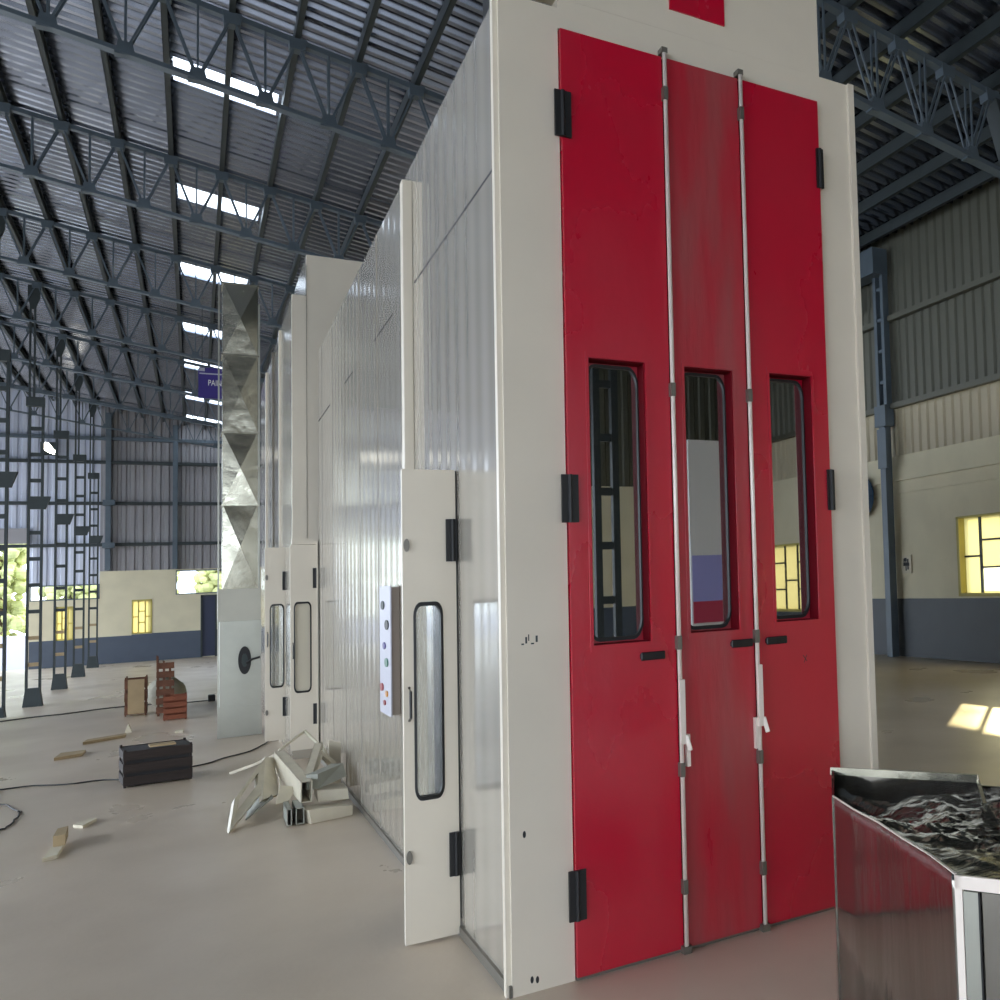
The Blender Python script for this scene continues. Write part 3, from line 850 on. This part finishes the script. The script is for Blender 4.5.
wallq(D_, E_, 0, .76, .76, 'front_face', M['galv_mirror'])
# flanges of the front opening
dF = (Vector((D_[0]-C_[0], D_[1]-C_[1], 0))).normalized(); nF = Vector((dF.y, -dF.x, 0))
if nF.dot(Vector((-1.6, -2.1, 0))) < 0: nF = -nF
C3 = Vector((C_[0], C_[1], 0)); 
def fl_(s0, s1, z0, z1, o_, t, name, m):
    a = C3 + dF*s0 + nF*o_; b = C3 + dF*s1 + nF*o_
    fp(MB().prism([(a.x, a.y, z0), (b.x, b.y, z0), (b.x, b.y, z1), (a.x, a.y, z1)], nF*t), name, m)
fl_(0, .022, 0, .80, .0, .008, 'flange', M['rod'])
fl_(0, .30, .765, .80, .0, .008, 'flange', M['rod'])
fl_(.024, .068, 0, .76, .002, .004, 'filler_strip', M['galv_flat'])
fl_(.068, .073, 0, .76, .002, .005, 'filler_gap', M['black'])
fp(MB().bar((2.055, 3.735, .79), (B_[0], B_[1], .79), .012, .03), 'flange', M['galv'])
fp(MB().bar((B_[0], B_[1], .77), (B_[0]-.2, B_[1]-.3, .765), .012, .03), 'flange', M['galv'])
# crumpled film over the opening
from mathutils import noise
poly = [(1.99, 3.59), (2.05, 3.71), (2.34, 3.10), (2.7, 2.15), (1.8, 1.75), (1.60, 2.22)]
N_ = 60; mb = MB(); V = []; F = []
def surf(u, v):
    # u along the left face A->C, v towards the right side
    l = Vector((1.985 + (1.60-1.985)*u, 3.60 + (2.20-3.60)*u, 0)); 
    l.x += .012
    r = Vector((2.06 + (2.76-2.06)*min(1, u*1.0), 3.70 + (1.95-3.70)*u, 0)) if u < .0 else Vector((2.06 + .70*u**.8, 3.715 - 1.75*u**1.0, 0))
    p = l.lerp(r, v)
    q = Vector((p.x*7, p.y*5, 0))
    zz = .695 + .06*u - .05*math.sin(math.pi*v)*(1 - .5*u) + min(1, v*5)*(.035*noise.noise(q) + .018*noise.noise(q*2.7) + .010*noise.noise(q*6))
    return (p.x, p.y, zz)
for i in range(N_+1):
    for j in range(N_+1): V.append(surf(i/N_, j/N_))
for i in range(N_):
    for j in range(N_): F.append((i*(N_+1)+j, (i+1)*(N_+1)+j, (i+1)*(N_+1)+j+1, i*(N_+1)+j+1))
mb.poly(V, F); fp(mb, 'crumpled_film', M['film'], smooth=True)

# ------------------------------------------------------------ right wall bits
e = empty('notice_sheet', (XR-.02, 15.75, 1.72), 'small white notice with black marks on the cream wall beside the blue column', 'notice')
MB().box(-.005, .006, -.17, .17, -.17, .17).build('sheet', M['paper'], e)
m_ = MB()
for a, b, c, d in ((-.08, -.03, -.1, .10), (-.01, .03, -.12, .06), (.05, .09, -.02, .11), (-.1, .1, -.03, .03), (-.02, .06, .06, .12)): m_.box(-.0065, -.005, a, b, c, d)
m_.build('figure_marks', M['black'], e)
e = empty('wall_fan', (XR-.2, 17.15, 3.1), 'blue round fan on the right wall, half hidden by the booth edge', 'fan')
MB().disc((0, 0, 0), .40, .40, (0,1,0), (0,0,1), (1,0,0), .14, 28).build('fan_housing', M['blue_box'], e)
MB().disc((-.01, 0, 0), .1, .1, (0,1,0), (0,0,1), (1,0,0), .02, 16).build('fan_hub', M['steel_dark'], e)

# bright spot far left, a glowing face in a dark casing
e = empty('floodlight', (-4.92, YB-.6, 8.55), 'bright lit floodlight high on the far wall between the lattice columns', 'lamp')
MB().box(-.25, .25, 0, .25, -.28, .28).build('lamp_housing', M['steel_dark'], e)
MB().prism([(-.2,-.01,.25),(.0,-.01,.25),(.22,-.01,-.1),(.2,-.01,-.25),(.05,-.01,-.2),(-.2,-.01,.0)], (0,.01,0)).build('lens', M['lamp'], e)  # emissive outline of the bright spot
MB().box(-.03, .03, .25, .6, -.03, .03).build('bracket', M['steel_dark'], e)

# hanging purple sign
e = empty('hanging_sign', (.30, 30.45, 6.86), 'purple hanging sign reading PAINT, partly behind the duct', 'sign')
MB().box(-.22, .45, -.03, .03, -.38, .36).build('sign_board', M['purple'], e)
def text(body, size, loc, m, parent, sx=1.0, rot=(math.pi/2, 0, 0)):
    cu = bpy.data.curves.new('t', 'FONT'); cu.body = body; cu.size = size; cu.extrude = .004
    to = bpy.data.objects.new('t', cu); COL.objects.link(to)
    bpy.context.view_layer.update()
    me = bpy.data.meshes.new_from_object(to.evaluated_get(bpy.context.evaluated_depsgraph_get()))
    bpy.data.objects.remove(to)
    me.materials.clear(); me.materials.append(m)
    o = bpy.data.objects.new('lettering', me); COL.objects.link(o); o.parent = parent
    o.location = loc; o.rotation_euler = rot; o.scale = (sx, 1, 1)
    return o
text('PAINT', .20, (-.04, -.036, -.07), M['white'], e, .6)
m_ = MB().box(-.21, -.10, -.036, -.03, .27, .35).box(-.2, .3, -.036, -.03, .20, .23); m_.build('sign_stripe', M['panel_lav'], e)
for x in (-.15, .38): MB().tube([(x, 0, .36), (x, 0, chord_z(x+.3)-1.06-6.86)], .008).build('hanger_wire', M['steel_dark'], e)

# ------------------------------------------------------------ crates and bits on the floor, left
def slat_crate(name, loc, rot, sx, sy, sz, n, m, label, face=None, cat='crate'):
    e = empty(name, loc, label, cat); e.rotation_euler = (0, 0, rot)
    fr = MB(); t = .035
    for x in (-sx/2, sx/2-t*.5):
        for y in (-sy/2, sy/2-t): fr.box(x, x+t*.5, y, y+t, 0, sz)
    fr.build('corner_post', m, e)
    for side in (-1, 1):
        for k in range(n):
            z = sz*(k+.5)/n; h = sz/n*.36
            MB().box(-sx/2, sx/2, side*sy/2-.008, side*sy/2+.008, z-h, z+h).build('slat', m, e)
    for k in range(n):
        z = sz*(k+.5)/n; h = sz/n*.36
        MB().box(-sx/2-.004, -sx/2+.004, -sy/2, sy/2, z-h, z+h).build('end_slat', m, e)
        MB().box(sx/2-.004, sx/2+.004, -sy/2, sy/2, z-h, z+h).build('end_slat', m, e)
    if face: MB().box(-sx*.36, sx*.40, -sy/2-.02, -sy/2-.008, sz*.06, sz*.94).build('face_board', face, e)
    return e
c1 = slat_crate('wooden_crate', (-.263, 12.1, 0), .10, .47, .5, .33, 3, M['crate_dark'], 'low wide dark brown crate alone on the floor in front')
MB().box(-.225, .225, -.236, .236, .01, .31).build('crate_liner', M['dark_inside'], c1)
MB().box(-.06, .12, -.26, -.10, .33, .345).build('loose_board', M['board'], c1)
slat_crate('wooden_crate', (-.645, 19.5, 0), 0, .24, .4, .56, 3, M['crate_brown'], 'upright brown crate with a tan board front, left one of the small group', M['board'])
e = slat_crate('wooden_crate', (-.19, 18.2, 0), 0, .245, .35, .34, 4, M['crate_red'], 'small reddish slatted crate at the front of the group by the duct')
e = empty('wooden_pallet', (-.30, 18.95, 0), 'tall brown slatted pallet propped upright behind the small reddish crate', 'pallet')
mb = MB()
for k in range(3):
    mb.hexa([(-.085+.07*k-.012, -.1, .0), (-.085+.07*k+.012, -.1, .0), (-.085+.07*k+.012, .1, .0), (-.085+.07*k-.012, .1, .0)],
            [(-.10+.07*k-.012, .0, .86-.075*k), (-.10+.07*k+.012, .0, .84-.075*k), (-.10+.07*k+.012, .2, .84-.075*k), (-.10+.07*k-.012, .2, .86-.075*k)])
mb.build('runner', M['crate_brown'], e)
for k in range(6): MB().box(-.11, .09, -.1+.018*k, -.085+.018*k, .04+.125*k, .13+.125*k).build('slat', M['crate_brown'], e)
e = empty('sack', (-.42, 20.2, 0), 'grey sack slumped behind the wooden crates', 'sack')
mb = MB(); V = []; F = []; A_, B2 = 20, 12
for j in range(B2+1):
    t = math.pi*j/B2
    for i in range(A_):
        a = 2*math.pi*i/A_; r = 1 + .14*noise.noise(Vector((math.cos(a)*2, math.sin(a)*2, j*.5)))
        V.append((.30*r*math.sin(t)*math.cos(a)*.8+.1, .3*r*math.sin(t)*math.sin(a), .24*(1-math.cos(t))*r))
for j in range(B2):
    for i in range(A_): F.append((j*A_+i, j*A_+(i+1)%A_, (j+1)*A_+(i+1)%A_, (j+1)*A_+i))
mb.poly(V, F); mb.build('sack_body', M['sack'], e, smooth=True)

def cable(name, pts, r, label):
    pts = [(x, y, floor_z(x, y)+r) for x, y in pts]
    P = []
    for i in range(len(pts)-1):
        for k in range(6):
            f = k/6; P.append(tuple(pts[i][j]*(1-f)+pts[i+1][j]*f for j in range(3)))
    P.append(pts[-1])
    P = [(x+.006*math.sin(i*1.7), y+.05*math.sin(i*.9), z) for i, (x, y, z) in enumerate(P)]
    o = MB().tube(P, r, 6).build(name, M['cable'])
    return tag(o, label, 'cable')
cable('power_cable', [(-1.5, 12.75), (-1.35, 12.79), (-.9, 12.6), (-.52, 12.43), (-.02, 12.67), (.3, 13.1), (.56, 13.6), (.72, 14.4)], .007, 'thin dark cable running across the floor behind the low dark crate')
cable('power_cable', [(-2.9, 20.3), (-2.18, 20.56), (-1.5, 20.9), (-.86, 21.5), (-.2, 21.0), (.2, 20.8)], .009, 'thin dark cable crossing the floor behind the upright crates')
cable('power_cable', [(-1.36, 12.7), (-1.27, 11.9), (-1.08, 11.3), (-1.055, 11.1), (-1.06, 10.6), (-1.1, 10.4), (-1.2, 10.1)], .006, 'short bent dark cable at the left edge of the floor')
o = MB().box(.19, .28, 20.7, 20.9, 0.0, .10).build('plug_box', M['black'], bevel=.01); tag(o, 'small black plug box on the floor left of the duct', 'plug')

def shard(name, x, y, pts, h, m, label, z=0, cat='scrap'):
    P = [(x+a, y+b, z) for a, b in pts]
    o = MB().prism(P, (0, 0, h)).build(name, m); return tag(o, label, cat)
shard('paper_scrap', -.705, 9.1, [(-.035,-.2),(.03,-.15),(.035,.3),(-.02,.35)], .025, M['paper'], 'crumpled pale scrap alone on the floor at lower left', cat='paper scrap')
shard('paper_scrap', -.70, 9.35, [(-.02,-.1),(.04,-.1),(.03,.25),(-.02,.2)], .07, M['board'], 'tan folded scrap on top of the pale one at lower left', z=.026, cat='paper scrap')
shard('paper_scrap', -.62, 10.2, [(-.06,-.1),(.0,-.2),(.06,.05),(.02,.1)], .02, M['paper'], 'flat grey white scrap further back at lower left', cat='paper scrap')
shard('board_strip', -1.02, 14.9, [(-.12,-.25),(.09,-.1),(.10,.25),(-.1,.2)], .03, M['board'], 'pale tan strip lying on the floor left of the crates', cat='board')
shard('board_strip', -.80, 16.2, [(-.2,-.2),(.16,.15),(.16,.4),(-.18,.1)], .03, M['board'], 'longer thin tan strip behind, nearer the crates', cat='board')
o = MB().prism([(-.67,16.9,.0),(-.60,16.9,0),(-.635,16.9,.11)], (0,.15,0)).build('paper_scrap', M['paper']); tag(o, 'small peaked white paper in front of the upright crates', 'paper scrap')
shard('paper_scrap', -.13, 16.3, [(-.04,-.1),(.04,-.1),(.04,.15),(-.04,.1)], .02, M['paper'], 'tiny pale scrap on the floor right of the reddish crate', cat='paper scrap')

# ------------------------------------------------------------ heap of scrap panels
def quad(name, P, thick, m, label, hole=None, cat='metal scrap', extra=None):
    P = [Vector(p) for p in P]
    nrm = (P[1]-P[0]).cross(P[-1]-P[0]).normalized()
    if nrm.y < 0: nrm = -nrm
    mb = MB()
    if hole: mb.ring(P, [Vector(p) for p in hole], nrm*thick)
    else: mb.prism(P, nrm*thick)
    o = mb.build(name, m, bevel=.002)
    tag(o, label, cat, 'scrap panels heaped beside the booth wall')
    return o
def channel(name, a, b, w, h, m, label, open_dir=1):
    """C section running a -> b with a dark open end"""
    a = Vector(a); b = Vector(b); d = (b-a).normalized(); r = d.cross(Vector((0,0,1))).normalized(); u = r.cross(d)
    mb = MB(); t = .006
    for (r0, r1, u0, u1) in ((-w/2, w/2, h/2-t, h/2), (-w/2, w/2, -h/2, -h/2+t), (-w/2, -w/2+t, -h/2, h/2), (w/2-t, w/2, -h/2, h/2)):
        A4 = [a + r*x + u*z for x, z in ((r0, u0), (r1, u0), (r1, u1), (r0, u1))]
        B4 = [b + r*x + u*z for x, z in ((r0, u0), (r1, u0), (r1, u1), (r0, u1))]
        mb.poly(A4+B4, [(0,1,2,3),(7,6,5,4),(0,4,5,1),(1,5,6,2),(2,6,7,3),(3,7,4,0)])
    o = mb.build(name, m); tag(o, label, 'metal scrap', 'scrap panels heaped beside the booth wall'); return o
w = quad('window_panel', [(.198, 8.86, .01), (.24, 9.3, .169), (.455, 10.1, .336), (.416, 9.5, .168)], .05, M['scrap'], 'cream panel with an oblong window cutout leaning at the left end of the scrap heap',
     hole=[(.252, 9.2, .098), (.270, 9.35, .165), (.398, 9.8, .262), (.384, 9.6, .203)])
quad('scrap_panel', [(.40, 9.3, .127), (.458, 10.15, .335), (.516, 10.2, .310), (.519, 9.6, .108)], .03, M['scrap'], 'short cream panel directly behind the window cutout panel in the heap')
channel('box_channel', (.55, 10.15, .29), (.645, 8.95, .195), .07, .155, M['scrap'], 'thick cream box channel in mid heap, its dark open end facing out')
channel('box_channel', (.803, 10.0, .375), (.672, 9.15, .265), .055, .07, M['scrap'], 'cream channel slanting up to the right behind the thick box channel')
quad('window_panel', [(.808, 9.8, .374), (.905, 9.8, .264), (.787, 9.4, .14), (.704, 9.4, .208)], .03, M['scrap'], 'small cream frame panel with a square cutout, in the upper right of the heap',
     hole=[(.812, 9.77, .335), (.868, 9.75, .270), (.81, 9.55, .20), (.76, 9.55, .25)])
quad('grey_panel', [(.717, 9.0, .303), (.901, 9.3, .318), (.916, 9.2, .23), (.717, 9.0, .195)], .08, M['scrap_grey'], 'grey box shaped panel tilted on the right of the heap')
quad('upright_panel', [(.873, 10.0, .423), (.955, 10.0, .39), (.955, 10.0, .02), (.878, 10.0, .02)], .05, M['scrap'], 'cream panel standing upright against the booth wall behind the heap')
quad('cream_block', [(.711, 9.0, .185), (.902, 9.0, .168), (.908, 9.0, .088), (.716, 9.0, .104)], .3, M['scrap'], 'cream box section lying second from the floor at the right of the heap')
quad('cream_block', [(.64, 8.72, .10), (.912, 8.8, .075), (.912, 8.8, .002), (.655, 8.72, .002)], .35, M['scrap'], 'lowest cream box section on the floor at the right of the heap')
channel('small_channel', (.530, 9.1, .066), (.530, 8.75, .064), .03, .115, M['scrap_grey'], 'narrow metal channel at the foot of the heap, left of the pair')
channel('small_channel', (.592, 9.1, .066), (.592, 8.75, .064), .05, .115, M['scrap_grey'], 'wider metal channel at the foot of the heap, right of the pair')
quad('flat_sheet', [(.506, 9.3, .215), (.604, 9.3, .19), (.555, 9.15, .12), (.472, 9.1, .118)], .008, M['scrap'], 'thin pale sheet poking out under the thick box channel')
quad('flat_sheet', [(.30, 9.15, .02), (.47, 9.35, .12), (.47, 9.9, .12), (.35, 9.9, .02)], .01, M['scrap_grey'], 'grey sheet lying flat under the left side of the heap')
for nm, pts, lab in (('bent_strip', [(.50, 10.2, .28), (.556, 10.2, .366), (.744, 10.5, .464), (.84, 10.1, .352), (.87, 9.9, .28)], 'thin bent cream strip arching over the top of the heap'),
                     ('long_strip', [(.238, 10.5, .19), (.40, 10.4, .25), (.545, 10.35, .32)], 'thin cream strip sticking out to the left of the heap top')):
    m_ = MB()
    for a, b in zip(pts, pts[1:]): m_.bar(a, b, .012, .02)
    if nm == 'long_strip': m_.bar(pts[-1], (.56, 10.1, .02), .012, .02)
    o = m_.build(nm, M['scrap']); tag(o, lab, 'metal scrap', 'scrap panels heaped beside the booth wall')

# ------------------------------------------------------------ outside: trees beyond the far gable
def tree(x, y, h, label):
    e = empty('tree', (x, y, -1.3), label, 'tree')
    MB().tube([(0, 0, 0), (.05, 0, h*.5), (0, .1, h*.8)], .18, 8).build('trunk', M['bark'], e)
    mb = MB()
    for k in range(220):
        a = random.uniform(0, 6.28); r = 1.15*math.sqrt(random.random()); z = random.uniform(.12*h, h)
        c = Vector((r*math.cos(a), r*math.sin(a), z)); s = random.uniform(.14, .34)
        n_, k_ = 8, 5; V = []; F = []
        for j in range(k_+1):
            t = math.pi*j/k_
            for i in range(n_):
                b = 2*math.pi*i/n_; q = 1 + .3*noise.noise(Vector((i*1.3, j*1.1, k)))
                V.append(c + Vector((math.sin(t)*math.cos(b), math.sin(t)*math.sin(b), math.cos(t)))*s*q)
        for j in range(k_):
            for i in range(n_): F.append((j*n_+i, j*n_+(i+1)%n_, (j+1)*n_+(i+1)%n_, (j+1)*n_+i))
        mb.poly(V, F)
    mb.build('crown', M['leaf'], e)
for i, (x, y, h, lab) in enumerate(((-8.0, 74, 7.0, 'sunlit tree outside the tall opening at the far left'), (-4.9, 72, 5.5, 'tree seen through the window strip left of the cream wall'), (-1.8, 73, 5.0, 'tree behind the yellow far window'),
                                    (1.3, 72, 6.0, 'tree seen through the window strip right beside the duct'), (-12.5, 75, 7.5, 'tree outside far to the left'))):
    tree(x, y, h, lab)
o = MB().box(-30, 12, 69, 69.3, -1.3, .35).build('boundary_wall', M['panel_lav']); tag(o, 'low pale boundary wall outside the far openings', 'wall')
